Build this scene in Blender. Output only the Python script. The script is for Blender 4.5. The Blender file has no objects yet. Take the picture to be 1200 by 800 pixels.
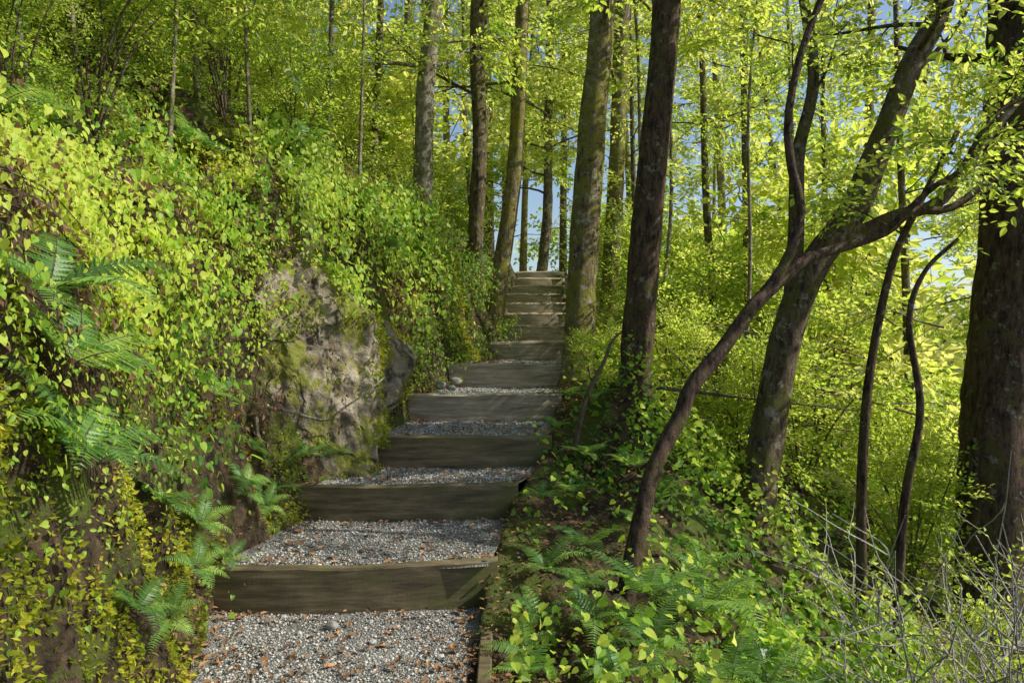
import bpy, math
import numpy as np
from mathutils import Vector, Matrix
rng = np.random.default_rng(11)
scene = bpy.context.scene
COL = scene.collection

# ------------------------------------------------------------------ noise
def _hash(ix, iy, iz):
    n = (ix*374761393 + iy*668265263 + iz*2147483647 + 1013904223) & 0xffffffff
    n = ((n ^ (n >> 13)) * 1274126177) & 0xffffffff
    n = (n ^ (n >> 16)) & 0xffff
    return n/65535.0
def vnoise(x, y, z=0.0):
    x = np.asarray(x, float); y = np.asarray(y, float); z = np.asarray(z, float)
    x, y, z = np.broadcast_arrays(x, y, z)
    ix = np.floor(x).astype(np.int64); iy = np.floor(y).astype(np.int64); iz = np.floor(z).astype(np.int64)
    fx = x-ix; fy = y-iy; fz = z-iz
    fx = fx*fx*(3-2*fx); fy = fy*fy*(3-2*fy); fz = fz*fz*(3-2*fz)
    r = 0
    for a in (0, 1):
        for b in (0, 1):
            for c in (0, 1):
                w = (fx if a else 1-fx)*(fy if b else 1-fy)*(fz if c else 1-fz)
                r = r + w*_hash(ix+a, iy+b, iz+c)
    return r*2-1
def fbm(x, y, z=0.0, o=3):
    r = 0; a = 1; s = 0
    for i in range(o):
        r = r + a*vnoise(x*2**i+17*i, y*2**i+5*i, np.asarray(z)*2**i); s += a; a *= .5
    return r/s
def sst(t):
    t = np.clip(t, 0, 1); return t*t*(3-2*t)

# ------------------------------------------------------------------ terrain
SY = [3.28, 4.1, 4.66, 5.5, 6.25, 7.7, 9.6, 10.6, 11.6, 12.5, 13.3, 14.1, 14.9]
SX = [(-1.36, -.10), (-1.2, .0), (-.92, .18), (-.78, .31), (-.54, .46), (-.16, .68), (-.10, .84), (-.06, .88),
      (-.08, .86), (-.04, .86), (.02, .88), (.08, .94), (.14, .98)]
RISE = .2
PY = [-40, 0, 2.6] + SY + [17, 25, 400]
PX = [-.62, -.62, -.65] + [(a+b)/2 for a, b in SX] + [.6, 1, 1]
def xc(y): return np.interp(y, PY, PX)
def hw(y): return np.interp(y, [0, 2.7, 3.2, 5.5, 6.25, 7.9, 10.1, 16], [.48, .5, .62, .57, .52, .44, .48, .46])
ZY = [-40, -6, 0, 2.7] + SY + [15.6, 18, 30, 60, 400]
ZZ = [-1.5, -.4, 0, 0] + [RISE*(k+1)-.1 for k in range(13)] + [2.6, 2.5, 1.0, -1, -8]
def zp(y): return np.interp(y, ZY, ZZ)
def wall(y): return np.interp(y, [-5, 0, 3, 5, 6, 7, 8, 10, 15, 22], [1.5, 1.6, 1.75, 1.65, 1.45, 1.2, .95, .5, .35, .1])
def ground(x, y):
    x = np.asarray(x, float); y = np.asarray(y, float)
    t = x-xc(y); z0 = zp(y); H = hw(y)
    u = -(t+H) + .15*fbm(x*1.2, y*1.7, 3.1) - .20*np.clip(fbm(x*.5, y*4.2, 8.1), -.3, 1) - .14*np.exp(-((y-3.95)/.16)**2) - .16*np.exp(-((y-2.75)/.14)**2)
    L = wall(y)*sst((u+.03)/.42) + .55*np.clip(u-.5, 0, 13)
    L = L + sst(u/.4)*(.38*fbm(x*2.3, y*2.3, 1.0) + .20*fbm(x*7, y*7, 2.0))
    v = t-H
    R = .0-.06*np.clip(v, 0, .8) - .62*np.clip(v-.8, 0, 15)
    R = R + sst(v/.3)*(.12*fbm(x*2.1, y*2.1, 7.0)+.05*fbm(x*9, y*9, 4.0))
    R = R + .28*np.exp(-(((x-.85)/.35)**2+((y-5.1)/.5)**2))
    inner = -.28*(1-sst((np.abs(t)-H+.07)/.06))
    far = 1-sst((np.hypot(x, y)-60)/60)
    return z0 + (np.where(t < 0, np.where(u > -.03, L, 0), np.where(v > 0, R, 0)))*far + inner*(y < 16)
def gnormal(x, y, e=.03):
    dx = (ground(x+e, y)-ground(x-e, y))/(2*e); dy = (ground(x, y+e)-ground(x, y-e))/(2*e)
    n = np.stack([-dx, -dy, np.ones_like(dx)], -1)
    return n/np.linalg.norm(n, axis=-1, keepdims=True), np.sqrt(1+dx*dx+dy*dy)

# ------------------------------------------------------------------ geometry accumulators
def norm(v): return v/np.maximum(np.linalg.norm(v, axis=-1, keepdims=True), 1e-9)
class Geo:
    def __init__(s): s.V = []; s.F = []; s.T = []; s.M = []; s.tint = []; s.n = 0
    def add(s, V, flat, tot, mat=0, tint=.5):
        V = np.asarray(V, float).reshape(-1, 3)
        s.V.append(V); s.F.append(np.asarray(flat, np.int64)+s.n); s.T.append(np.asarray(tot, np.int64))
        s.M.append(np.full(len(tot), mat)); s.tint.append(np.broadcast_to(np.asarray(tint, float), (len(V),)).copy()); s.n += len(V)
    def inst(s, tpl, P, D, N, S, mat=0, tint=None):
        tv, tf, tm, tt = tpl
        n = len(P); k = len(tv)
        D = norm(D); Xa = norm(np.cross(D, N)); Za = np.cross(Xa, D)
        S = np.broadcast_to(np.asarray(S, float), (n,))
        W = P[:, None, :] + S[:, None, None]*(tv[None, :, 0:1]*Xa[:, None]+tv[None, :, 1:2]*D[:, None]+tv[None, :, 2:3]*Za[:, None])
        flat = np.concatenate([np.asarray(f) for f in tf]); tot = np.array([len(f) for f in tf])
        F = (flat[None]+(np.arange(n)*k)[:, None]).ravel()
        if tint is None: tint = rng.random(n)
        tt_ = (np.asarray(tint)[:, None] + tt[None]).ravel()
        V = W.reshape(-1, 3)
        s.V.append(V); s.F.append(F+s.n); s.T.append(np.tile(tot, n))
        s.M.append(np.tile(tm, n)+mat); s.tint.append(tt_); s.n += len(V)
    def mesh(s, name, mats, smooth=False):
        V = np.concatenate(s.V); F = np.concatenate(s.F); T = np.concatenate(s.T); M = np.concatenate(s.M); ti = np.concatenate(s.tint)
        me = bpy.data.meshes.new(name)
        me.vertices.add(len(V)); me.vertices.foreach_set("co", V.astype(np.float32).ravel())
        me.loops.add(len(F)); me.loops.foreach_set("vertex_index", F.astype(np.int32))
        me.polygons.add(len(T)); st = np.concatenate([[0], np.cumsum(T)[:-1]])
        me.polygons.foreach_set("loop_start", st.astype(np.int32)); me.polygons.foreach_set("loop_total", T.astype(np.int32))
        for m in mats: me.materials.append(m)
        me.polygons.foreach_set("material_index", M.astype(np.int32))
        me.polygons.foreach_set("use_smooth", np.full(len(T), smooth))
        a = me.attributes.new("tint", 'FLOAT', 'POINT'); a.data.foreach_set("value", ti.astype(np.float32))
        me.update(calc_edges=True); me.validate()
        return me
def as_tpl(g):
    V = np.concatenate(g.V); F = np.concatenate(g.F); T = np.concatenate(g.T); M = np.concatenate(g.M)
    fs = []; i = 0
    for t in T: fs.append(F[i:i+t]); i += t
    return (V, fs, M, np.concatenate(g.tint))

def tpl(v, f): return (np.array(v, float), f, np.zeros(len(f), int), np.zeros(len(v)))
LEAF4 = tpl([(0, 0, 0), (-.3, .45, .07), (0, 1, -.06), (.3, .45, .07)], [(0, 2, 1), (0, 3, 2)])
LEAF6 = tpl([(0, 0, 0), (-.23, .25, .05), (-.22, .62, .03), (0, 1, -.1), (.22, .62, .03), (.23, .25, .05)], [(0, 3, 2, 1), (0, 5, 4, 3)])
HEART = tpl([(0, .0, 0), (-.22, -.1, .05), (-.44, .12, .08), (-.42, .42, .05), (-.2, .76, 0), (0, 1, -.12), (.2, .76, 0), (.42, .42, .05), (.44, .12, .08), (.22, -.1, .05), (0, .5, -.04)],
            [(0, 10, 3, 2, 1), (10, 5, 4, 3), (0, 9, 8, 7, 10), (10, 7, 6, 5)])
_L = []; _R = []
_n = 7
for _k in range(_n):
    _t = (_k+.5)/_n; _w = .125*(1-_t)**.6+.01
    _L += [(-_w*.55, _t-.04, .0), (-_w, _t+.05, -.03*_t)]; _R += [(_w*.55, _t-.04, .0), (_w, _t+.05, -.03*_t)]
PINNA = tpl([(0, 0, 0)]+_L+[(0, 1, -.08)]+_R[::-1], [tuple([0]+list(range(1, 15))+[15]), tuple([0, 15]+list(range(16, 30)))])

def resample(P, n):
    P = np.asarray(P, float); m = len(P)
    if m < 3:
        t = np.linspace(0, 1, n)[:, None]; return P[0]*(1-t)+P[-1]*t
    Q = np.vstack([2*P[0]-P[1], P, 2*P[-1]-P[-2]]); out = []
    for t in np.linspace(0, m-1-1e-6, n):
        i = int(t); f = t-i; a, b, c, d = Q[i:i+4]
        out.append(.5*((2*b)+(c-a)*f+(2*a-5*b+4*c-d)*f*f+(3*b-a-3*c+d)*f**3))
    return np.array(out)
def tube(g, P, r0, r1, sides=8, n=12, mat=0, rough=.0, flare=0, tint=.5):
    P = resample(P, n); t = np.linspace(0, 1, n)
    R = r0+(r1-r0)*t + flare*r0*np.exp(-t*n*.55)
    T = norm(np.gradient(P, axis=0)); up = np.array([1., .13, .07])
    X = []
    for i in range(n):
        up = up-T[i]*np.dot(up, T[i]); up = up/np.linalg.norm(up); X.append(up)
    X = np.array(X); Y = np.cross(T, X)
    a = np.linspace(0, 2*np.pi, sides, endpoint=False)
    off = rng.random()*99
    C = np.cos(a)[None, :, None]; S = np.sin(a)[None, :, None]
    dirs = X[:, None]*C+Y[:, None]*S
    rr = R[:, None]*np.ones((1, sides))
    if rough > 0:
        q = P[:, None]+dirs*.5
        rr = rr*(1+rough*fbm(q[..., 0]*4+off, q[..., 1]*4, q[..., 2]*1.7)+rough*.6*fbm(q[..., 0]*14+off, q[..., 1]*14, q[..., 2]*9))
        if flare > 0: rr = rr*(1+.35*flare*np.exp(-t*n*.45)[:, None]*np.sin(a*4+off)[None])
    V = P[:, None]+dirs*rr[..., None]
    V = V.reshape(-1, 3)
    i = np.arange(n-1)[:, None]*sides; j = np.arange(sides)[None]; j2 = (j+1) % sides
    F = np.stack([i+j, i+j2, i+j2+sides, i+j+sides], -1).reshape(-1, 4)
    flat = np.concatenate([F.ravel(), np.arange(sides)+(n-1)*sides]); tot = np.concatenate([np.full(len(F), 4), [sides]])
    g.add(V, flat, tot, mat, tint)
    return P

# ------------------------------------------------------------------ materials
def newmat(name):
    m = bpy.data.materials.new(name); m.use_nodes = True; nt = m.node_tree; nt.nodes.clear()
    return m, nt, nt.nodes.new, nt.links.new
def ramp(nt, stops):
    r = nt.nodes.new('ShaderNodeValToRGB'); e = r.color_ramp.elements
    while len(e) < len(stops): e.new(.5)
    for q, (p, c) in zip(e, stops): q.position = p; q.color = (*c, 1)
    return r
def leaf_mat(name, refl, trans, mix=.5, rough=.42, spec=.45):
    m, nt, N, L = newmat(name)
    at = N('ShaderNodeAttribute'); at.attribute_name = 'tint'
    r1 = ramp(nt, refl); r2 = ramp(nt, trans)
    L(at.outputs['Fac'], r1.inputs[0]); L(at.outputs['Fac'], r2.inputs[0])
    p = N('ShaderNodeBsdfPrincipled'); p.inputs['Roughness'].default_value = rough
    p.inputs['Specular IOR Level'].default_value = spec
    L(r1.outputs[0], p.inputs['Base Color'])
    o = N('ShaderNodeOutputMaterial')
    if mix > 0:
        tr = N('ShaderNodeBsdfTranslucent'); L(r2.outputs[0], tr.inputs[0])
        mx = N('ShaderNodeMixShader'); mx.inputs[0].default_value = mix
        L(p.outputs[0], mx.inputs[1]); L(tr.outputs[0], mx.inputs[2]); L(mx.outputs[0], o.inputs[0])
    else: L(p.outputs[0], o.inputs[0])
    return m
M_CANOPY = leaf_mat('canopy_leaf', [(0, (.07, .15, .025)), (.45, (.24, .35, .045)), (.85, (.46, .54, .08)), (1, (.52, .48, .11))],
                    [(0, (.32, .56, .05)), (.45, (.76, .9, .1)), (.85, (.97, .98, .24)), (1, (.98, .95, .28))], .58, .42, .45)
M_COVER = leaf_mat('broad_leaf', [(0, (.05, .14, .025)), (.5, (.26, .46, .045)), (.84, (.58, .68, .1)), (.9, (.24, .135, .065)), (1, (.16, .08, .055))],
                   [(0, (.3, .58, .06)), (.5, (.78, .95, .1)), (.84, (.98, .98, .24)), (.9, (.4, .24, .08)), (1, (.3, .14, .06))], .5, .45, .3)
M_FERN = leaf_mat('fern_leaf', [(0, (.06, .15, .045)), (.6, (.16, .33, .08)), (1, (.34, .5, .12))],
                  [(0, (.35, .6, .1)), (1, (.75, .95, .18))], .42, .42, .45)
M_LITTER = leaf_mat('dead_leaf', [(0, (.13, .07, .04)), (.6, (.3, .17, .09)), (1, (.58, .3, .13))], [(0, (.1, .05, .02)), (1, (.3, .15, .05))], .2, .6, .3)
M_MOSS = leaf_mat('moss_tuft', [(0, (.08, .13, .015)), (.6, (.34, .37, .03)), (1, (.66, .6, .07))], [(0, (.3, .4, .02)), (1, (.9, .85, .1))], .4, .8, .1)

def bark_mat(name, c0, c1, moss=(.06, .085, .015), mossamt=.5, pale=(.36, .34, .27), palethr=.6):
    m, nt, N, L = newmat(name)
    tc = N('ShaderNodeTexCoord'); mp = N('ShaderNodeMapping'); mp.inputs['Scale'].default_value = (1, 1, .3)
    L(tc.outputs['Object'], mp.inputs[0])
    n1 = N('ShaderNodeTexNoise'); n1.inputs['Scale'].default_value = 30; n1.inputs['Detail'].default_value = 10; n1.inputs['Roughness'].default_value = .75; L(mp.outputs[0], n1.inputs[0])
    r1 = ramp(nt, [(.4, c0), (.6, c1)]); L(n1.outputs[0], r1.inputs[0])
    n2 = N('ShaderNodeTexNoise'); n2.inputs['Scale'].default_value = 7.2; n2.inputs['Detail'].default_value = 10; n2.inputs['Roughness'].default_value = .8; L(tc.outputs['Object'], n2.inputs[0])
    r2 = ramp(nt, [(.62-.3*mossamt, (0, 0, 0)), (.67-.24*mossamt, (1, 1, 1))]); L(n2.outputs[0], r2.inputs[0])
    n3 = N('ShaderNodeTexNoise'); n3.inputs['Scale'].default_value = 15; n3.inputs['Detail'].default_value = 8; n3.inputs['Roughness'].default_value = .7
    mp3 = N('ShaderNodeMapping'); mp3.inputs['Location'].default_value = (4, 7, 2); L(tc.outputs['Object'], mp3.inputs[0]); L(mp3.outputs[0], n3.inputs[0])
    r3 = ramp(nt, [(palethr, (0, 0, 0)), (palethr+.03, (.9, .9, .9))]); L(n3.outputs[0], r3.inputs[0])
    a = N('ShaderNodeMixRGB'); L(r2.outputs[0], a.inputs[0]); L(r1.outputs[0], a.inputs[1]); a.inputs[2].default_value = (*moss, 1)
    b = N('ShaderNodeMixRGB'); L(r3.outputs[0], b.inputs[0]); L(a.outputs[0], b.inputs[1]); b.inputs[2].default_value = (*pale, 1)
    p = N('ShaderNodeBsdfPrincipled'); p.inputs['Roughness'].default_value = .85; p.inputs['Specular IOR Level'].default_value = .25
    L(b.outputs[0], p.inputs['Base Color'])
    ad = N('ShaderNodeMath'); L(n1.outputs[0], ad.inputs[0]); L(n2.outputs[0], ad.inputs[1])
    bp = N('ShaderNodeBump'); bp.inputs['Strength'].default_value = 1; bp.inputs['Distance'].default_value = .09; L(ad.outputs[0], bp.inputs['Height']); L(bp.outputs[0], p.inputs['Normal'])
    o = N('ShaderNodeOutputMaterial'); L(p.outputs[0], o.inputs[0]); return m
M_BARK = bark_mat('grey_brown_bark', (.06, .042, .03), (.34, .25, .16), mossamt=.42, moss=(.22, .21, .05), palethr=.56, pale=(.48, .45, .36))
M_MOSSY = bark_mat('mossy_bark', (.09, .065, .045), (.44, .33, .21), moss=(.40, .37, .07), mossamt=.55, palethr=.56, pale=(.6, .56, .45))
M_DARK = bark_mat('dark_red_bark', (.04, .025, .018), (.26, .165, .115), mossamt=.34, palethr=.59, moss=(.18, .16, .05), pale=(.42, .38, .31))
M_TWIG = bark_mat('pale_twig_bark', (.6, .54, .48), (.9, .84, .76), mossamt=.0)
M_PALEBARK = bark_mat('pale_bark', (.24, .19, .14), (.6, .53, .42), mossamt=.45, moss=(.28, .25, .06), pale=(.7, .66, .56), palethr=.53)
M_BROWN_TWIG = bark_mat('brown_twig_bark', (.14, .10, .07), (.38, .28, .2), mossamt=.2)

def simple_noise_mat(name, stops, scale, bump=.6, dist=.02, rough=.9, stretch=(1, 1, 1), second=None, detail=8, vor=None, crack=None):
    m, nt, N, L = newmat(name)
    tc = N('ShaderNodeTexCoord'); mp = N('ShaderNodeMapping'); mp.inputs['Scale'].default_value = stretch; L(tc.outputs['Object'], mp.inputs[0])
    n1 = N('ShaderNodeTexNoise'); n1.inputs['Scale'].default_value = scale; n1.inputs['Detail'].default_value = detail; n1.inputs['Roughness'].default_value = .7; L(mp.outputs[0], n1.inputs[0])
    r1 = ramp(nt, stops); L(n1.outputs[0], r1.inputs[0]); col = r1.outputs[0]; h = n1.outputs[0]
    if crack:
        wv = N('ShaderNodeTexNoise'); wv.inputs['Scale'].default_value = 4; wv.inputs['Detail'].default_value = 5; L(tc.outputs['Object'], wv.inputs[0])
        mxv = N('ShaderNodeMixRGB'); mxv.inputs[0].default_value = .35; L(tc.outputs['Object'], mxv.inputs[1]); L(wv.outputs['Color'], mxv.inputs[2])
        vo = N('ShaderNodeTexVoronoi'); vo.feature = 'DISTANCE_TO_EDGE'; vo.inputs['Scale'].default_value = crack; L(mxv.outputs[0], vo.inputs[0])
        rc = ramp(nt, [(0, (.2, .2, .2)), (.04, (1, 1, 1))]); L(vo.outputs['Distance'], rc.inputs[0])
        a = N('ShaderNodeMixRGB'); a.blend_type = 'MULTIPLY'; a.inputs[0].default_value = 1; L(col, a.inputs[1]); L(rc.outputs[0], a.inputs[2]); col = a.outputs[0]
        mm = N('ShaderNodeMath'); mm.operation = 'MULTIPLY_ADD'; L(rc.outputs[0], mm.inputs[0]); mm.inputs[1].default_value = .3; L(h, mm.inputs[2]); h = mm.outputs[0]
    if second:
        sc, lo, hi, c = second
        n2 = N('ShaderNodeTexNoise'); n2.inputs['Scale'].default_value = sc; n2.inputs['Detail'].default_value = 12; n2.inputs['Roughness'].default_value = .75; L(tc.outputs['Object'], n2.inputs[0])
        r2 = ramp(nt, [(lo, (0, 0, 0)), (hi, (1, 1, 1))]); L(n2.outputs[0], r2.inputs[0])
        a = N('ShaderNodeMixRGB'); L(r2.outputs[0], a.inputs[0]); L(col, a.inputs[1]); a.inputs[2].default_value = (*c, 1); col = a.outputs[0]
    if vor:
        vo = N('ShaderNodeTexVoronoi'); vo.inputs['Scale'].default_value = vor; L(tc.outputs['Object'], vo.inputs[0]); h = vo.outputs['Distance']
        bw = N('ShaderNodeRGBToBW'); L(vo.outputs['Color'], bw.inputs[0])
        r4 = ramp(nt, [(0, (.3, .3, .3)), (1, (1.3, 1.3, 1.3))]); L(bw.outputs[0], r4.inputs[0])
        a = N('ShaderNodeMixRGB'); a.blend_type = 'MULTIPLY'; a.inputs[0].default_value = 1; L(col, a.inputs[1]); L(r4.outputs[0], a.inputs[2]); col = a.outputs[0]
    p = N('ShaderNodeBsdfPrincipled'); p.inputs['Roughness'].default_value = rough; p.inputs['Specular IOR Level'].default_value = .3
    L(col, p.inputs['Base Color'])
    bp = N('ShaderNodeBump'); bp.inputs['Strength'].default_value = bump; bp.inputs['Distance'].default_value = dist; L(h, bp.inputs['Height']); L(bp.outputs[0], p.inputs['Normal'])
    if vor: bp.invert = True
    o = N('ShaderNodeOutputMaterial'); L(p.outputs[0], o.inputs[0]); return m
M_SOIL = simple_noise_mat('forest_soil', [(.36, (.02, .014, .009)), (.52, (.085, .057, .034)), (.7, (.22, .15, .095))], 13, 1, .07, second=(3.1, .49, .54, (.11, .14, .025)), detail=12)
M_PATH = simple_noise_mat('gravel_bed', [(.3, (.21, .2, .18)), (.7, (.4, .385, .35))], 6, 1, .012, vor=120)
M_STONE = leaf_mat('gravel_stone', [(0, (.15, .145, .135)), (.5, (.39, .38, .355)), (.85, (.66, .64, .6)), (1, (.46, .37, .27))], [(0, (0, 0, 0)), (1, (0, 0, 0))], 0, .8, .3)
M_WOOD = simple_noise_mat('weathered_timber', [(.3, (.12, .095, .065)), (.5, (.37, .30, .21)), (.74, (.68, .59, .45))], 14, .6, .008, .75, (.2, 1, 2.2), second=(4.6, .56, .66, (.24, .24, .08)), detail=10)
M_WOODD = simple_noise_mat('damp_timber', [(.3, (.04, .03, .019)), (.5, (.14, .108, .063)), (.74, (.36, .28, .17))], 11, .5, .007, .55, (.2, 1, 2.2), second=(3.0, .5, .62, (.12, .125, .04)), detail=10)
M_ROCK = simple_noise_mat('mossy_rock', [(.36, (.10, .08, .06)), (.5, (.31, .255, .185)), (.64, (.56, .48, .37))], 4.5, 1, .08, .8, second=(3.6, .51, .56, (.22, .23, .04)), detail=15, crack=1.7)

# ------------------------------------------------------------------ object helpers
def obj(name, data, parent=None, **props):
    o = bpy.data.objects.new(name, data); COL.objects.link(o)
    if parent: o.parent = parent
    for k, v in props.items(): o[k] = v
    return o

# ------------------------------------------------------------------ camera, light
cam = bpy.data.cameras.new('camera'); cam.sensor_width = 36; cam.lens = 26.1; cam.clip_end = 2000; cam.clip_start = .05
co = bpy.data.objects.new('camera', cam); COL.objects.link(co); co.location = (0, 0, 1.2); co.rotation_euler = (math.radians(90), 0, 0)
scene.camera = co
sd = Vector((.78, -.03, .65)).normalized()
el = math.asin(sd.z); rot = math.atan2(sd.x, sd.y)
w = bpy.data.worlds.new("World"); scene.world = w; w.use_nodes = True
nt = w.node_tree; bg = nt.nodes['Background']; sk = nt.nodes.new('ShaderNodeTexSky'); sk.sky_type = 'NISHITA'; sk.sun_disc = False
sk.sun_elevation = el; sk.sun_rotation = rot; sk.dust_density = 1.2; nt.links.new(sk.outputs[0], bg.inputs[0]); bg.inputs[1].default_value = .15
sun = bpy.data.lights.new('sun', 'SUN'); sun.energy = 5; sun.angle = math.radians(.5); sun.color = (1, .95, .82)
so = bpy.data.objects.new('sun', sun); COL.objects.link(so); so.rotation_euler = sd.to_track_quat('Z', 'Y').to_euler()
scene.view_settings.view_transform = 'Standard'; scene.view_settings.look = 'None'; scene.view_settings.exposure = 0

# ------------------------------------------------------------------ ground
xs = np.unique(np.round(np.concatenate([np.linspace(-600, -60, 10), np.linspace(-60, -8, 40), np.linspace(-8, -3.5, 40), np.arange(-3.5, 2.5, .025), np.linspace(2.5, 8, 50), np.linspace(8, 60, 40), np.linspace(60, 600, 10)]), 4))
ys = np.unique(np.round(np.concatenate([np.linspace(-600, -20, 8), np.linspace(-20, 0, 20), np.arange(0, 9, .04), np.arange(9, 18, .12), np.linspace(18, 60, 60), np.linspace(60, 800, 12)]), 4))
GX, GY = np.meshgrid(xs, ys); GZ = ground(GX, GY)
nx = len(xs); ny = len(ys)
i = np.arange(ny-1)[:, None]*nx; j = np.arange(nx-1)[None]
F = np.stack([i+j, i+j+1, i+j+1+nx, i+j+nx], -1).reshape(-1, 4)
g = Geo(); g.add(np.stack([GX, GY, GZ], -1), F.ravel(), np.full(len(F), 4))
obj('ground', g.mesh('ground', [M_SOIL], True), kind='structure')

g = Geo(); edges = [-4.0]+SY+[22.0]
def tread_z(k, f): return RISE*k-.012+.02*f
for k in range(14):
    y0 = edges[k]+(.03 if k else 0); y1 = edges[k+1]+.02
    n = 24; m = 22
    yy = np.linspace(y0, y1, n)[:, None]; ss = np.linspace(-1, 1, m)[None]
    cx = xc(yy)
    X = cx+ss*hw(yy)+0*yy; Y = yy+0*ss
    Z = tread_z(k, (yy-y0)/(y1-y0))+.012*fbm(X*3, Y*3, 9.)+.0*ss + .03*np.clip(np.abs(ss)-.8, 0, 1)
    if k == 13: Z = np.minimum(Z, zp(Y)+.03)
    i = np.arange(n-1)[:, None]*m; j = np.arange(m-1)[None]
    F = np.stack([i+j, i+j+1, i+j+1+m, i+j+m], -1).reshape(-1, 4)
    g.add(np.stack([X, Y, Z], -1), F.ravel(), np.full(len(F), 4))
obj('gravel_path', g.mesh('gravel_path', [M_PATH], True), kind='structure')

def stone_tpl():
    ph = (1+5**.5)/2
    v = np.array([(-1, ph, 0), (1, ph, 0), (-1, -ph, 0), (1, -ph, 0), (0, -1, ph), (0, 1, ph), (0, -1, -ph), (0, 1, -ph), (ph, 0, -1), (ph, 0, 1), (-ph, 0, -1), (-ph, 0, 1)])/1.9
    f = [(0, 11, 5), (0, 5, 1), (0, 1, 7), (0, 7, 10), (0, 10, 11), (1, 5, 9), (5, 11, 4), (11, 10, 2), (10, 7, 6), (7, 1, 8), (3, 9, 4), (3, 4, 2), (3, 2, 6), (3, 6, 8), (3, 8, 9), (4, 9, 5), (2, 4, 11), (6, 2, 10), (8, 6, 7), (9, 8, 1)]
    v = v*(1+.3*(rng.random((12, 1))-.5))*np.array([1, .6+.5*rng.random(), .5+.3*rng.random()])
    return tpl(v, f)
def on_path(n, ymin, ymax, spread=.93):
    y = ymin+(ymax-ymin)*rng.random(n)**1.3; k = np.searchsorted(SY, y)
    ed = np.array(edges); y = np.where(np.abs(y-ed[k]) < .07, y+.08, y)
    k = np.searchsorted(SY, y)
    s = (rng.random(n)*2-1)*spread*hw(y); x = xc(y)+s
    f = (y-ed[k])/(ed[k+1]-ed[k])
    return np.stack([x, y, tread_z(k, f)+.012*fbm(x*3, y*3, 9.)], -1)
g = Geo()
for q in range(5):
    n = 6500
    P = on_path(n, 1.9, 8.5); S = .0028+.0048*rng.random(n)**2
    S[:60] *= 2.4
    a = rng.random(n)*6.28; D = np.stack([np.cos(a), np.sin(a), .3*(rng.random(n)-.5)], -1)
    Nn = np.stack([.5*(rng.random(n)-.5), .5*(rng.random(n)-.5), np.ones(n)], -1)
    P[:, 2] += S*.3
    g.inst(stone_tpl(), P, D, Nn, S)
obj('gravel_stones', g.mesh('gravel_stones', [M_STONE]), kind='stuff', label='loose grey gravel chips covering the stair treads', category='gravel')

g = Geo()
n = 9000; P = on_path(n, 2.2, 9, 1.0); s = (P[:, 0]-xc(P[:, 1]))/hw(P[:, 1])
kk = np.searchsorted(SY, P[:, 1]); back = np.array(edges)[np.minimum(kk+1, 14)]-P[:, 1]
keep = rng.random(n) < np.clip(.05+1.3*np.clip(np.abs(s)-.6, 0, 1)*2+.5*(fbm(P[:, 0]*3, P[:, 1]*3, 5.) > .1)+.45*(back < .16), 0, 1)*.42
P = P[keep]; P[:, 2] += .016; na = len(P)
n2 = 26000; x = rng.uniform(-.2, 2.6, n2); y = rng.uniform(1.8, 9, n2); ok = (x-xc(y) > hw(y)-.04) & (rng.random(n2) < np.clip(1.2-1.2*(x-xc(y)-hw(y)), .1, 1)); x = x[ok]; y = y[ok]
P2 = np.stack([x, y, ground(x, y)+.015+.02*rng.random(len(x))], -1)
y = rng.uniform(2.3, 8, 3600); x = xc(y)-hw(y)+.17-rng.random(3600)**1.5*.4; z = np.maximum(ground(x, y), zp(y)-.1)+.03
P3 = np.stack([x, y, z], -1)
yk_ = np.array(SY)[rng.integers(5, 13, 500)]; x = xc(yk_)+(rng.random(500)*2-1)*.45; kk = np.searchsorted(SY, yk_+.1)
P4 = np.stack([x, yk_+.03+.2*rng.random(500), RISE*kk+.02], -1)
P = np.vstack([P, P2, P3, P4]); n = len(P)
a = rng.random(n)*6.28; D = np.stack([np.cos(a), np.sin(a), .6*(rng.random(n)-.5)], -1); Nn = np.stack([1.2*(rng.random(n)-.5), 1.2*(rng.random(n)-.5), np.ones(n)], -1)
S = .012+.022*rng.random(n); S[:na] *= 1.3
g.inst(LEAF6, P, D, Nn, S)
obj('leaf_litter', g.mesh('leaf_litter', [M_LITTER]), kind='stuff', label='fallen brown leaves scattered over gravel and soil', category='dead leaves')

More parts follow.
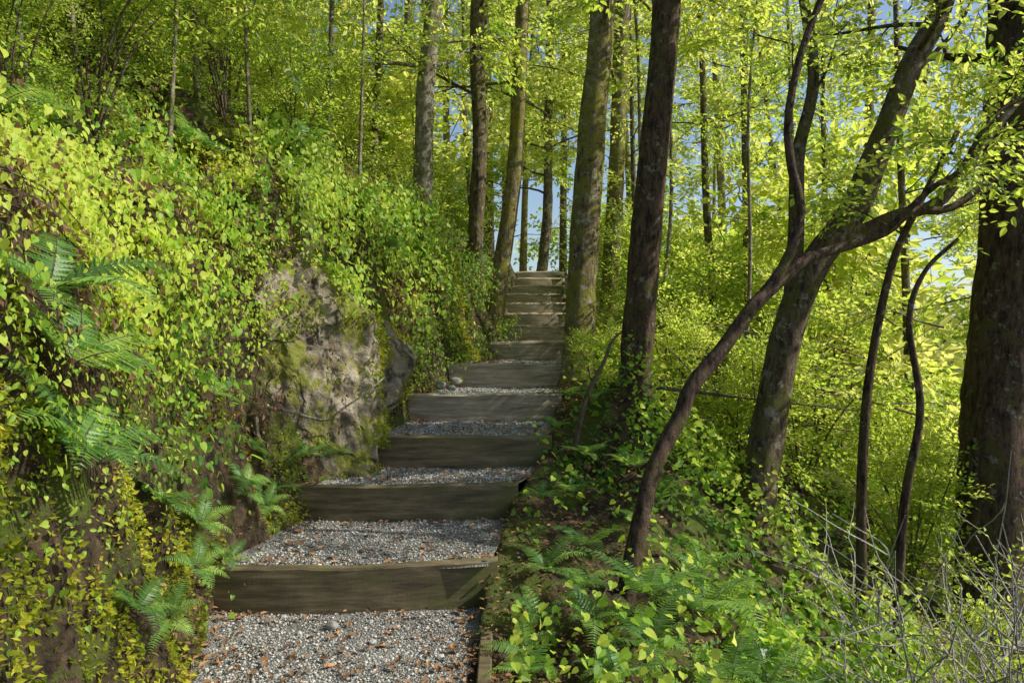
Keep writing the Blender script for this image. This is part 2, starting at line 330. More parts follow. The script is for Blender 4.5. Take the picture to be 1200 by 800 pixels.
# ------------------------------------------------------------------ timber steps
for k in range(13):
    x0, x1 = SX[k]; yk = SY[k]; ext = max(float(hw(yk))-(x1-x0)/2, 0)+.035; x0 -= ext; x1 += ext
    zt = RISE*(k+1)+.008; h = RISE+.05+(.03 if k == 0 else 0); th = .06
    n = 70; s = np.linspace(0, 1, n); X = x0+(x1-x0)*s
    bow = .06*(2*s-1)**2+(.09*(s-.5) if k == 0 else .02*(s-.5))
    if k > 4: bow = .10*(2*s-1)**2+.12*(s-.5)
    Yf = yk+bow-.02; jt = .007*fbm(X*3+k*7, X*0, 1.)+.003*fbm(X*17+k*7, X*0, 1.)
    Zt = zt+jt*1.2 + (.012*(s-.5) if k == 0 else rng.uniform(-.03, .03)*(s-.5)); b = .009 if k < 5 else .026
    prof = []
    for (dy, dz) in [(0, -h), (0, -h*.66), (0, -h*.33), (0, -b), (b, 0), (th*.5, .001), (th-b, 0), (th, -b), (th, -h)]:
        prof.append(np.stack([X, Yf+dy+.005*fbm(X*6, X*0+dz*20, k*3.)*(dy == 0), Zt+dz], -1))
    V = np.stack(prof, 1); m = V.shape[1]
    i = np.arange(n-1)[:, None]*m; j = np.arange(m-1)[None]
    F = np.stack([i+j, i+j+m, i+j+1+m, i+j+1], -1).reshape(-1, 4)
    flat = np.concatenate([F.ravel(), np.arange(m), (n-1)*m+np.arange(m)[::-1]]); tot = np.concatenate([np.full(len(F), 4), [m, m]])
    g = Geo(); g.add(V, flat, tot)
    c = np.array([(x0+x1)/2, yk, zt-h]); g.V[0] = g.V[0]-c
    lab = 'weathered timber riser holding a gravel step' if k > 0 else 'long dark damp timber riser of the lowest step'
    o = obj('timber_step', g.mesh('timber_step', [M_WOODD if k < 3 else M_WOOD]), label=lab, category='step', group='timber steps up the path'); o.location = c
g = Geo(); n = 14; Y = np.linspace(.8, 3.22, n); X = np.interp(Y, [.8, 3.22], [-.1, -.13])
prof = [np.stack([X+dx, Y, .045+dz+.004*fbm(Y*3, Y*0, 2.)], -1) for dx, dz in [(0, -.14), (0, -.005), (.005, 0), (.045, 0), (.05, -.005), (.05, -.14)]]
V = np.stack(prof, 1); m = 6; i = np.arange(n-1)[:, None]*m; j = np.arange(m-1)[None]
F = np.stack([i+j, i+j+1, i+j+1+m, i+j+m], -1).reshape(-1, 4)
g.add(V, np.concatenate([F.ravel(), np.arange(m)[::-1], (n-1)*m+np.arange(m)]), np.concatenate([np.full(len(F), 4), [m, m]]))
obj('edging_board', g.mesh('edging_board', [M_WOODD]), label='narrow timber board edging the lowest gravel tread', category='board')

# ------------------------------------------------------------------ rocks
def rock(name, c, r, seed, label, mat=M_ROCK, sub=5, amp=.3, cat='rock', fine=.22):
    import bmesh
    bm = bmesh.new(); bmesh.ops.create_icosphere(bm, subdivisions=sub, radius=1)
    V = np.array([v.co[:] for v in bm.verts])
    rr = np.random.default_rng(seed); pl = norm(rr.normal(size=(16, 3))); dd = rr.uniform(.62, .95, 16)
    s = np.ones(len(V))
    for p_, d_ in zip(pl, dd):
        q = V@p_; s = np.minimum(s, np.where(q > .01, d_/np.maximum(q, .01), 9))
    rid = 1-np.abs(fbm(V[:, 0]*3.3+seed, V[:, 1]*3.3, V[:, 2]*2.2, 2))*2
    s = s*(1+amp*.5*fbm(V[:, 0]*2+seed, V[:, 1]*2, V[:, 2]*2, 4)-amp*.2*np.clip(rid-.8, 0, 1)+amp*fine*fbm(V[:, 0]*9, V[:, 1]*9, V[:, 2]*9+seed, 4))
    V = V*s[:, None]*np.array(r)
    for v, p_ in zip(bm.verts, V): v.co = p_
    me = bpy.data.meshes.new(name); bm.to_mesh(me); bm.free(); me.materials.append(mat)
    for p_ in me.polygons: p_.use_smooth = sub < 6
    o = obj(name, me, label=label, category=cat); o.location = c; return o, V+np.array(c)
RC = np.array([-1.44, 4.92, .90]); RR = np.array([.86, .85, 1.05])
ro, RV = rock('rock_outcrop', tuple(RC), tuple(RR), 3, 'large bare brown rock face half covered in moss', sub=7, amp=.45, fine=.12)
M_PALE = simple_noise_mat('pale_stone', [(.3, (.2, .19, .17)), (.7, (.4, .38, .34))], 8, .4)
for c, r, s in [((-.56, 5.85, .86), .055, 1), ((-.47, 5.8, .84), .04, 2), ((-.46, 6.05, .88), .05, 4), ((-.75, 3.08, .02), .03, 5), ((-1.12, 3.02, .01), .025, 6)]:
    o, _ = rock('stone', c, (r, r*.85, r*.7), s, 'small pale rounded stone lying on the path edge', mat=M_PALE, sub=3, amp=.2, cat='stone')
    o['group'] = 'stones on the path edge'

# ------------------------------------------------------------------ ground cover leaves
def cover_pts(n, x0, x1, y0, y1, maskf):
    x = rng.uniform(x0, x1, n); y = rng.uniform(y0, y1, n); Nn, A = gnormal(x, y)
    ok = (rng.random(n) < np.clip(A/4, 0, 1)*maskf(x, y))
    x = x[ok]; y = y[ok]; return np.stack([x, y, ground(x, y)], -1), Nn[ok]
def in_rock(x, y, z):
    return ((x+1.2)/.55)**2+((y-4.55)/.65)**2+((z-.8)/.72)**2 < 1
def leaf_tint(P, n):
    brown = fbm(P[:, 0]*2.2, P[:, 1]*2.2, P[:, 2]*2.2+5); var = fbm(P[:, 0]*1.3+8, P[:, 1]*1.3, P[:, 2]*1.3)
    hr = P[:, 2]-zp(P[:, 1])
    ti = np.clip(.36+.8*var+.12*np.clip(hr, 0, 1.2)+.2*rng.normal(size=n), 0, .80); ti = np.where((brown > .2) & (rng.random(n) < .5), .9+.1*rng.random(n), ti)  # leaves low on the bank get a darker tint: shade put into the colour
    return np.where(rng.random(n) < .04, .95, ti)
def bank_mask(x, y):
    t = x-xc(y); u = -(t+hw(y)); z = ground(x, y); hrel = z-zp(y)
    m = np.where(u > -.02, 1., 0)*np.clip(.30+3.2*fbm(x*2.3, y*2.3, z*2.3), .03, 1)
    low = sst((hrel-.3)/.7); m = m*np.where(y < 5.2, .22+.78*low, 1)
    m = np.where(in_rock(x, y, z), .02, m)
    return m*np.where(u > 2.5, .5, 1)
P, Nn = cover_pts(280000, -4.2, -.1, 1.2, 10, bank_mask)
n = len(P); hr = P[:, 2]-zp(P[:, 1])
Nv = norm(Nn*1.2+np.array([.35, -.2, .4])+.5*rng.normal(size=(n, 3)))
D = norm(np.array([.25, -.1, -1.])+.5*rng.normal(size=(n, 3)))
clump = np.clip(.3+2.6*fbm(P[:, 0]*2.3, P[:, 1]*2.3, P[:, 2]*2.3), 0, 1)[:, None]
ti = leaf_tint(P, n)
P = P+Nn*(.015+.34*clump*rng.random((n, 1))**.9)
big = np.clip(.4+1.8*fbm(P[:, 0]*1.3+2, P[:, 1]*1.3, P[:, 2]*1.3), 0, 1)*np.clip(hr+.4, .3, 1)
near = np.clip(P[:, 1]/3.0, .6, 1)
S = (.014+(.010+.034*big)*rng.random(n)**1.2)*np.where(ti > .86, .6, 1)*near
mk = rng.random(n) < .3   # some of the cover is a narrower leafed plant
g = Geo(); g.inst(HEART, P[~mk], D[~mk], Nv[~mk], S[~mk], tint=ti[~mk])
g.inst(LEAF6, P[mk], norm(D[mk]+.7*rng.normal(size=(mk.sum(), 3))), Nv[mk], S[mk]*1.3, tint=ti[mk])
ns = 640; y = rng.uniform(1.6, 7.5, ns*3); u = rng.uniform(.12, .9, ns*3); x = xc(y)-hw(y)-u; z = ground(x, y)
ok = (z-zp(y) > .7*wall(y)) & (fbm(x*2+5, y*2.5, 3.) > -.1) & ~((y > 4.0) & (y < 4.9) & (z < 1.6)); x, y, z = x[ok][:ns], y[ok][:ns], z[ok][:ns]
NV, _ = gnormal(x, y, .1)
kr = rng.integers(0, len(RV), 4000); Pr = RV[kr]; ok = (Pr[:, 2] > 1.5) & (Pr[:, 2] < 1.85) & (Pr[:, 0] > -1.9) & (Pr[:, 1] < 5.3); Pr = Pr[ok][:70]
x = np.concatenate([x, Pr[:, 0]]); y = np.concatenate([y, Pr[:, 1]]); z = np.concatenate([z, Pr[:, 2]]); NV = np.vstack([NV, norm((Pr-RC)/RR**2)])
for a_, b_, c_, nv in zip(x, y, z, NV):
    L_ = rng.uniform(.12, .5)*(1 if not (3.9 < b_ < 5.2) else .6); q = int(L_*40)+5; t = np.sort(rng.random(q)); o_ = np.array([nv[0], nv[1], 0]); o_ /= max(np.linalg.norm(o_), .3)
    base = np.array([a_, b_, c_+.05]); pp = base+o_*(.05+rng.uniform(.10, .36)*np.sqrt(t))[:, None]+np.array([0, 0, -1])*(L_*t**1.3)[:, None]+.025*rng.normal(size=(q, 3))
    tq = leaf_tint(pp, q)
    g.inst(HEART, pp, norm(np.array([.2, -.1, -1.])+.4*rng.normal(size=(q, 3))), norm(o_+np.array([.3, -.1, .5])+.4*rng.normal(size=(q, 3))), (.018+.028*rng.random(q))*rng.uniform(.6, 1.2)*np.where(tq > .86, .7, 1)*np.clip(b_/3, .6, 1), tint=tq)
obj('bank_ground_cover', g.mesh('bank_ground_cover', [M_COVER]), kind='stuff', label='round leafed creeping plants draped over the steep bank', category='ground cover')

g = Geo(); ns = 260; y = rng.uniform(1.9, 6.5, ns*4); u = rng.uniform(.1, .7, ns*4); x = xc(y)-hw(y)-u; z = ground(x, y)
ok = (z-zp(y) > .5) & (fbm(x*2.2, y*2.2, z*2.2+5) > .08); x, y, z = x[ok][:ns], y[ok][:ns], z[ok][:ns]; NV, _ = gnormal(x, y, .1)
for a_, b_, c_, nv in zip(x, y, z, NV):
    o_ = np.array([nv[0], nv[1], 0]); o_ /= max(np.linalg.norm(o_), .3); L_ = rng.uniform(.12, .4); p0 = np.array([a_, b_, c_])+o_*.03
    pts_ = [p0, p0+o_*.1+np.array([.04*rng.normal(), 0, -.25*L_]), p0+o_*.14+np.array([.06*rng.normal(), .03*rng.normal(), -L_])]
    tube(g, pts_, .0035, .0012, 4, 6, 0)
    q = int(L_*40); t = rng.random(q)[:, None]; pp = p0+o_*.12+np.array([0, 0, -1])*L_*t+.03*rng.normal(size=(q, 3))
    g.inst(LEAF4, pp, norm(np.array([.1, 0, -1.])+.5*rng.normal(size=(q, 3))), norm(rng.normal(size=(q, 3))), .018+.02*rng.random(q), 1, tint=.6*rng.random(q))
obj('dead_growth', g.mesh('dead_growth', [M_BROWN_TWIG, M_LITTER]), kind='stuff', label='dry brown dead growth hanging in bank hollows', category='dead plants')

def moss_mask(x, y):
    t = x-xc(y); u = -(t+hw(y)); z = ground(x, y)
    return np.where((u > -.05) & (u < 1.2), 1., 0)*np.clip(.5+2.6*fbm(x*3.1+9, y*3.1, z*3.1), 0, 1)
P, Nn = cover_pts(420000, -2.8, -.3, 1.5, 7.5, moss_mask)
k = rng.integers(0, len(RV), 70000); Pr = RV[k]; Nr = norm((Pr-RC)/RR**2)
ok = (fbm(Pr[:, 0]*3, Pr[:, 1]*3, Pr[:, 2]*3+2) > .12) | (Nr[:, 2] > .62)
P = np.vstack([P, Pr[ok]+.01*rng.normal(size=(ok.sum(), 3))]); Nn = np.vstack([Nn, Nr[ok]]); n = len(P)
g = Geo(); D = norm(Nn+.8*rng.normal(size=(n, 3))+np.array([0, 0, -.5]))
puff = np.clip(.3+2*fbm(P[:, 0]*5, P[:, 1]*5, P[:, 2]*5), 0, 1)[:, None]
g.inst(LEAF4, P+Nn*(.06*puff*rng.random((n, 1))-.005), D, norm(rng.normal(size=(n, 3))), .010+.022*rng.random(n)**1.5, tint=np.clip(.45+.9*fbm(P[:, 0]*4, P[:, 1]*4, P[:, 2]*4)+.2*rng.normal(size=n), 0, 1))
obj('bank_moss', g.mesh('bank_moss', [M_MOSS]), kind='stuff', label='yellow green moss tufts clinging to the bank', category='moss')

def right_mask(x, y):
    t = x-xc(y); v = t-hw(y)
    m = np.clip(.35+2.2*fbm(x*1.8+3, y*1.8, 2.), 0.06, 1)
    m = np.maximum(m, np.exp(-(((x-1.45)/.55)**2+((y-3.4)/.8)**2)))
    m = np.maximum(m, np.exp(-(((x-1.1)/.5)**2+((y-4.7)/.7)**2)))
    m = np.where((x < .8) & (y < 3.4), m*.5, m)
    m = np.where(v < .12, m*.3, m)
    return m*np.where(v > 0, 1, 0)
P, Nn = cover_pts(230000, 0, 5.0, 1.8, 8, right_mask); n = len(P)
Nv = norm(np.array([.2, -.35, .9])+.5*rng.normal(size=(n, 3))); a = rng.random(n)*6.28
D = norm(np.stack([np.cos(a), np.sin(a)-.3, -.5+0*a], -1))
clump = np.clip(.4+1.8*fbm(P[:, 0]*2.5+4, P[:, 1]*2.5, 1.), .05, 1)[:, None]
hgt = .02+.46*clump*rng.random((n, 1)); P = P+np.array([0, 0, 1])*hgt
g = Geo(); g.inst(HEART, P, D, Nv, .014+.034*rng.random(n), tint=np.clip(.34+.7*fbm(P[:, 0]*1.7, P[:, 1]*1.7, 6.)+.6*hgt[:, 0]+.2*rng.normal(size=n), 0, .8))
obj('slope_ground_cover', g.mesh('slope_ground_cover', [M_COVER]), kind='stuff', label='bright green creeping leaves on the downhill slope', category='ground cover')

# ------------------------------------------------------------------ ferns
def frond(L, droop, g, base, az, pitch0, npair=19):
    n = 30; s = np.linspace(0, 1, n); ang = pitch0-droop*s**1.2
    d = np.stack([np.cos(ang), np.sin(ang)], -1)*L/n; c = np.vstack([[0, 0], np.cumsum(d, 0)[:-1]])
    h = np.array([math.cos(az), math.sin(az), 0]); up = np.array([0, 0, 1.]); side = np.cross(up, h)
    C = base+c[:, :1]*h+c[:, 1:]*up
    tube(g, C, .004, .001, 3, 10, 1)
    T = norm(np.gradient(C, axis=0)); Nn = np.stack([np.cross(t_, side) for t_ in T]); Nn = np.where((Nn@up)[:, None] < 0, -Nn, Nn)
    PP = []; DD = []; NN = []; SS = []
    for k in range(npair):
        tt = .1+.88*k/(npair-1); f = tt*(n-1); i0 = min(int(f), n-2); fr = f-i0
        p = C[i0]*(1-fr)+C[i0+1]*fr; Ti = T[i0]; Ni = Nn[i0]
        W = .27*L*min(1, .5+(tt-.1)*2.6)*(1-tt)**.6+.008
        for sg in (-1, 1):
            PP.append(p); DD.append(side*sg+Ti*.35-Ni*.12+.06*rng.normal(size=3)); NN.append(Ni+.12*rng.normal(size=3)); SS.append(W)
    nn = len(PP); g.inst(PINNA, np.array(PP), np.array(DD), np.array(NN), np.array(SS), 0, tint=np.clip(.45+.08*rng.normal(size=nn)+.25*rng.normal(), 0, 1))
fern_meshes = []
for vnt in range(5):
    g = Geo(); nf = [9, 7, 8, 6, 5][vnt]
    for q in range(nf):
        az = q*6.283/nf+rng.normal()*.2
        frond(rng.uniform(.34, .66), rng.uniform(.9, 1.7), g, np.zeros(3), az, rng.uniform(.5, 1.1))
    fern_meshes.append(g.mesh('fern', [M_FERN, M_BROWN_TWIG]))
def fern(x, y, s, kz=None, v=None, tilt=0, lab='green fern with arching feathery fronds', grp='ferns beside the path', dz=.05):
    v = int(rng.integers(0, 5)) if v is None else v
    z = float(ground(x, y)) if kz is None else kz
    o = obj('fern', fern_meshes[v], label=lab, category='fern', group=grp); o.location = (x, y, z+dz); o.scale = (s, s, s)
    o.rotation_euler = (rng.normal()*.15, rng.normal()*.12, rng.random()*6.28) if not tilt else (rng.normal()*.15, tilt, rng.uniform(-.6, .6))
    return o
def bank_x(y, h):
    xx = np.linspace(float(xc(y)-hw(y))+.1, -3.5, 300); zz = ground(xx, np.full(300, y))-zp(y)
    return float(xx[np.argmax(zz > h)])
for y, h, s, off in [(2.2, 1.1, .75, .10), (2.1, .85, .65, .10), (2.0, 1.3, .6, .10), (2.9, .5, .36, .06), (3.2, .3, .38, .06), (3.0, .2, .34, .06), (3.6, .3, .34, .06), (3.9, .35, .32, .06), (3.7, .15, .3, .06), (2.6, .2, .32, .06), (4.2, .2, .3, .06), (3.4, .8, .34, .08), (2.8, 1.2, .4, .08), (5.3, 1.2, .4, .06), (6.0, 1.1, .4, .06), (3.3, .1, .3, .06), (4.4, .12, .28, .06), (4.0, .1, .28, .06), (2.4, .3, .38, .06)]:
    fern(bank_x(y, h)+off, y, s, float(zp(y))+h, tilt=.5, lab='green fern hanging from the mossy bank', grp='ferns on the bank', dz=.03)
for x, y, s in [(-2.1, 3.0, .6), (-2.3, 3.6, .6), (-2.0, 4.6, .7), (-1.6, 5.6, .7), (-1.1, 6.8, .8), (-.95, 7.6, .7), (-2.6, 4.4, .8), (-1.9, 3.9, .6)]:
    fern(x, y, s, tilt=.35, lab='fern growing along the top of the bank', grp='ferns on the bank')
for x, y, s in [(.05, 2.75, .34), (.3, 2.9, .42), (.55, 3.0, .62), (.8, 3.1, .7), (.15, 3.35, .38), (.35, 3.6, .42), (.15, 4.0, .34), (.65, 3.9, .44), (.05, 2.45, .34), (.35, 2.5, .42), (.8, 2.7, .62), (1.0, 2.9, .55), (.45, 4.5, .4),
                (.3, 3.2, .36), (.95, 3.7, .5), (1.15, 2.5, .5), (.7, 4.4, .44), (.1, 3.0, .3), (.6, 2.4, .5), (.5, 2.7, .45), (.8, 4.1, .44), (.35, 4.2, .34), (.55, 5.0, .36), (.4, 5.3, .34), (.3, 4.8, .3)]:
    fern(x, y, s, dz=.10)

# ------------------------------------------------------------------ sprays of leaves
def make_spray(leaf, lw=.13, nl=9, side=3):
    g = Geo(); P = []; D = []; S = []; N_ = []
    def twig(p0, d0, L, n):
        pts = [p0+d0*L*t+np.array([0, 0, -.10*L*t*t]) for t in np.linspace(0, 1, 4)]
        tube(g, pts, .006, .002, 3, 4, 1)
        for i in range(n):
            t = (i+.7)/n; p = p0+d0*L*t+np.array([0, 0, -.10*L*t*t]); sg = 1 if i % 2 else -1
            perp = np.array([-d0[1], d0[0], 0])
            P.append(p); D.append(d0*.7+perp*sg*rng.uniform(.5, 1.1)+np.array([0, 0, rng.normal()*.3-.15])); S.append(lw*rng.uniform(.65, 1.15)); N_.append([rng.normal()*.6, rng.normal()*.6, 1])
        P.append(p0+d0*L+np.array([0, 0, -.1*L])); D.append(d0); S.append(lw); N_.append([0, 0, 1])
    d = np.array([0, 1., 0]); twig(np.zeros(3), d, 1., nl)
    for q in range(side):
        t = .15+.6*q/max(side-1, 1); sg = 1 if q % 2 else -1; a = sg*rng.uniform(.6, 1.0)
        twig(np.array([0, t, 0]), np.array([math.sin(a), math.cos(a), rng.normal()*.15]), rng.uniform(.4, .6), max(4, nl//2))
    g.inst(leaf, np.array(P), np.array(D), np.array(N_, float), np.array(S), 0, tint=.12*rng.normal(size=len(P)))
    return as_tpl(g)
SPR_NEAR = [make_spray(LEAF6, .17) for _ in range(3)]
SPR_FINE = [make_spray(LEAF6, .10, 12, 4) for _ in range(3)]
SPR_FAR = [make_spray(LEAF4, .24, 7, 3) for _ in range(3)]

def put_sprays(g, P, D, size, spr, base_tint=.5):
    P = np.array(P); D = np.array(D); n = len(P)
    which = rng.integers(0, len(spr), n)
    ti = base_tint+.18*rng.normal(size=n)+.55*fbm(P[:, 0]*.8, P[:, 1]*.8, P[:, 2]*.8)
    for k in range(len(spr)):
        m = which == k
        if m.sum() == 0: continue
        N_ = np.stack([.3+.5*rng.normal(size=m.sum()), -.2+.5*rng.normal(size=m.sum()), np.ones(m.sum())], -1)
        g.inst(spr[k], P[m], D[m], N_, size*rng.uniform(.7, 1.25, m.sum()), 0, tint=np.clip(ti[m], .05, .92))

def branch(gt, start, d, L, r, sides=6, curl=.35):
    n = 5; pts = [start]; dd = d.copy()
    for i in range(n):
        dd = norm(dd+curl*.4*rng.normal(size=3)+np.array([0, 0, .02])); pts.append(pts[-1]+dd*L/n)
    return tube(gt, pts, r, r*.3, sides, 8, 0, .08)

def crown_on(gt, gc, trunk, r0, r1, zmin, nl, LL, spr, ssize, nsub=5, nspr=5, tint=.5, upness=.3, zmax=99):
    trunk = np.asarray(trunk); cand = np.where((trunk[:, 2] > zmin) & (trunk[:, 2] < zmax))[0]
    if len(cand) == 0: cand = np.array([int(np.argmin(np.abs(trunk[:, 2]-zmin)))])
    SP = []; SD = []; ztop = min(trunk[-1, 2], zmax+2)
    for q in range(nl):
        i = cand[int(rng.random()*len(cand))]; f = np.clip((trunk[i, 2]-zmin)/max(ztop-zmin, .1), 0, 1)
        az = q*2.4+rng.normal()*.4; d = norm(np.array([math.cos(az), math.sin(az), upness+.6*f+.25*rng.normal()]))
        L = LL*(1.05-.55*f)*rng.uniform(.7, 1.2); rr = (r0+(r1-r0)*i/len(trunk))*.26
        B = branch(gt, trunk[i], d, L, rr)
        for s in range(nsub):
            j = int(2+rng.random()*(len(B)-2)); T = norm(B[min(j+1, len(B)-1)]-B[j-1])
            sdv = norm(T+.9*rng.normal(size=3)*np.array([1, 1, .5])); l2 = L*rng.uniform(.25, .5)
            C = branch(gt, B[j], sdv, l2, rr*.4, 4, .5)
            for m in range(nspr):
                k = int(1+rng.random()*(len(C)-1)); SP.append(C[k]); SD.append(norm(norm(C[k]-C[0])+.8*rng.normal(size=3)*np.array([1, 1, .45])+np.array([0, 0, -.1])))
    if SP: put_sprays(gc, SP, SD, ssize, spr, tint)

def make_tree(name, pts, r0, r1, mat, label, cat='tree', zmin=2.6, nl=9, LL=1.9, spr=None, ssize=.42, nsub=4, nspr=4, extra=(), sides=14, tint=.55, flare=.5, group=None, n=34):
    base = np.array(pts[0], float); gt = Geo(); gc = Geo()
    zmax = 1.2+.46*base[1]+.5-base[2]
    pts = [np.array(p, float)-base for p in pts]
    T = tube(gt, pts, r0, r1, sides, n, 0, .18, flare)
    crown_on(gt, gc, T, r0, r1, zmin-base[2], nl, LL, spr or SPR_NEAR, ssize, nsub, nspr, tint, zmax=zmax)
    for e, a, b in extra:
        e = [np.array(p, float)-base for p in e]
        B = tube(gt, e, a, b, 8, 18, 0, .14)
        crown_on(gt, gc, B[8:], a, b, -99, 3, .9, spr or SPR_NEAR, ssize*.8, 3, 3, tint)
    e = obj(name, None, label=label, category=cat); e.location = base; e.empty_display_size = .2
    if group: e['group'] = group
    obj('trunk', gt.mesh('trunk', [mat], True), e)
    if gc.n: obj('crown', gc.mesh('crown', [M_CANOPY, M_BROWN_TWIG]), e)
    return e
def gz(x, y, d=.12): return float(ground(x, y))-d

make_tree('tree', [(.55, 6.3, gz(.55, 6.3)), (.58, 6.3, 1.5), (.66, 6.32, 2.7), (.78, 6.35, 4.1), (.95, 6.5, 6.5), (1.1, 6.6, 9)], .138, .085, M_MOSSY, 'straight mossy trunked tree standing beside the steps', zmin=3.4, nl=4, LL=1.5, sides=20, n=50)
make_tree('tree', [(.85, 5.2, gz(.85, 5.2)), (.88, 5.2, 1.2), (.95, 5.2, 2.1), (1.09, 5.22, 3.6), (1.2, 5.3, 6), (1.3, 5.4, 8.5)], .118, .085, M_DARK, 'dark reddish barked tree on a root mound', zmin=3.1, nl=3, LL=1.2, sides=20, n=50, flare=.8)
make_tree('tree', [(.50, 3.38, gz(.50, 3.38)), (.60, 3.45, .38), (.68, 3.52, .62), (.81, 3.58, .84), (.87, 3.6, .98), (1.04, 3.65, 1.17), (1.2, 3.68, 1.38), (1.35, 3.75, 1.5), (1.5, 3.8, 1.62), (1.62, 3.85, 1.66), (1.98, 3.95, 1.78), (2.15, 4, 1.9), (2.4, 4.05, 1.93), (2.75, 4.1, 2.15), (3.2, 4.2, 2.2)], .043, .019, M_DARK,
          'slender crooked tree leaning out from the path edge', zmin=1.85, nl=2, LL=.7, ssize=.28, nsub=3, nspr=3, sides=10, flare=.12, n=50,
          extra=[([(1.25, 3.7, 1.43), (1.38, 3.74, 1.6), (1.47, 3.77, 1.85), (1.43, 3.8, 2.1), (1.42, 3.82, 2.35), (1.5, 3.85, 2.7), (1.66, 3.9, 3.1), (1.75, 3.9, 3.5)], .028, .017),
                 ([(1.98, 3.95, 1.78), (2.2, 3.9, 2.0), (2.35, 3.9, 2.1), (2.55, 3.9, 2.4), (2.9, 3.9, 2.55)], .018, .009)])
make_tree('tree', [(1.48, 4.6, gz(1.48, 4.6)), (1.61, 4.6, .78), (1.72, 4.6, 1.3), (1.88, 4.6, 1.68), (2.11, 4.6, 2.0), (2.3, 4.6, 2.47), (2.5, 4.62, 2.95), (2.72, 4.65, 3.4), (3.0, 4.8, 4.6), (3.1, 5, 6.5)], .105, .055, M_BARK,
          'sturdy bent tree with forking limbs above the slope', zmin=2.8, nl=4, LL=1.3, ssize=.34, flare=.25, sides=18, n=50, extra=[
              ([(1.95, 4.6, 1.76), (2.3, 4.55, 1.95), (2.6, 4.5, 2.05), (2.85, 4.5, 2.4), (3.15, 4.5, 2.75), (3.5, 4.5, 3.1)], .045, .018),
              ([(1.73, 4.6, 1.35), (1.78, 4.65, 1.9), (1.83, 4.75, 2.4), (1.95, 4.8, 2.9), (1.9, 4.9, 3.6)], .06, .03)])
make_tree('tree', [(3.08, 4.8, gz(3.08, 4.8)), (3.12, 4.8, .3), (3.16, 4.8, 1.0), (3.24, 4.8, 2.1), (3.3, 4.82, 3.6), (3.3, 4.9, 5)], .215, .17, M_DARK, 'thick dark trunked tree rooted in the slope', zmin=2.8, nl=3, LL=1.0, sides=26, ssize=.34, flare=.15, n=60)
make_tree('sapling', [(1.98, 4.2, gz(1.98, 4.2)), (1.98, 4.2, .43), (2.03, 4.2, 1.06), (2.15, 4.2, 1.63), (2.3, 4.2, 1.97), (2.55, 4.25, 2.4)], .032, .015, M_DARK, 'thin dark stemmed sapling on the slope', cat='tree', zmin=1.7, nl=3, LL=.7, ssize=.28, sides=8, flare=.2)
make_tree('sapling', [(2.05, 4.0, gz(2.05, 4.0)), (2.11, 4.0, .28), (2.2, 4.0, .83), (2.14, 4.0, 1.3), (2.22, 4.0, 1.57), (2.4, 4.0, 1.75)], .028, .010, M_DARK, 'thin curving bare sapling hooked at the top', cat='tree', zmin=1.5, nl=1, LL=.4, ssize=.25, nsub=2, nspr=2, sides=8, flare=.2)
make_tree('tree', [(-.26, 9, gz(-.26, 9)), (-.10, 9, 2.3), (.04, 9, 3.4), (.1, 9, 4.7), (.16, 9, 6), (.3, 9.1, 10)], .105, .075, M_MOSSY, 'leaning mossy tree at the bend of the steps', zmin=4.0, nl=5, LL=1.5, sides=18)
make_tree('tree', [(-.93, 7.5, gz(-.93, 7.5)), (-.9, 7.5, 2.7), (-.88, 7.5, 3.7), (-.78, 7.5, 4.7), (-.7, 7.6, 6.5), (-.6, 7.7, 9.5)], .105, .075, M_PALEBARK, 'pale mossy sunlit tree on top of the bank', zmin=3.9, nl=5, LL=1.4, sides=18)
make_tree('tree', [(-.50, 8.8, gz(-.50, 8.8)), (-.42, 8.8, 2.7), (-.38, 8.8, 3.7), (-.42, 8.8, 4.7), (-.38, 8.8, 6.2), (-.3, 8.8, 10)], .095, .075, M_BARK, 'straight brown tree behind the bank', zmin=3.8, nl=5, LL=1.5, sides=18)
make_tree('tree', [(1.15, 9, gz(1.15, 9)), (1.22, 9, 2.5), (1.29, 9, 3.8), (1.34, 9, 5.3), (1.5, 9, 10)], .11, .08, M_MOSSY, 'slim mossy tree just off the steps', zmin=3.6, nl=5, LL=1.5)
make_tree('tree', [(.62, 16.4, gz(.62, 16.4)), (.78, 16.4, 4), (.8, 16.4, 6), (.9, 16.5, 11)], .12, .08, M_BARK, 'slim straight tree at the top of the stairs', zmin=4.0, nl=12, spr=SPR_FAR, ssize=.6)
for x, y, r, h in [(1.25, 6.6, .022, 5), (1.45, 7.4, .025, 6), (-1.7, 6.8, .03, 6), (-2.2, 5.2, .025, 5), (2.2, 7.8, .05, 7), (2.9, 9.0, .06, 8), (-2.4, 4.2, .018, 4), (-2.0, 4.3, .016, 4), (-.5, 10.5, .05, 8), (1.9, 6.2, .022, 5), (-1.5, 7.9, .04, 7), (3.8, 7, .05, 6), (-1.75, 5.0, .014, 3.5), (-2.9, 5.0, .025, 5), (-.6, 12.5, .05, 9), (1.9, 11, .05, 8), (2.6, 6.6, .03, 5), (1.4, 13.5, .05, 7), (-1.3, 6.3, .016, 3.5), (-2.3, 3.6, .014, 3.2), (3.3, 7.8, .04, 7)]:
    z = gz(x, y); dx = rng.normal()*.3
    make_tree('sapling', [(x, y, z), (x+dx*.3, y, z+h*.3), (x+dx*.4, y+.1, z+h*.6), (x+dx, y, z+h)], r, r*.4, M_PALEBARK if r < .04 else M_BARK, 'thin upright young tree with sparse leaves', cat='tree', zmin=z+h*.3, nl=7, LL=1.0, ssize=.34, nsub=3, nspr=3, sides=8, flare=.2, group='young trees among the forest')

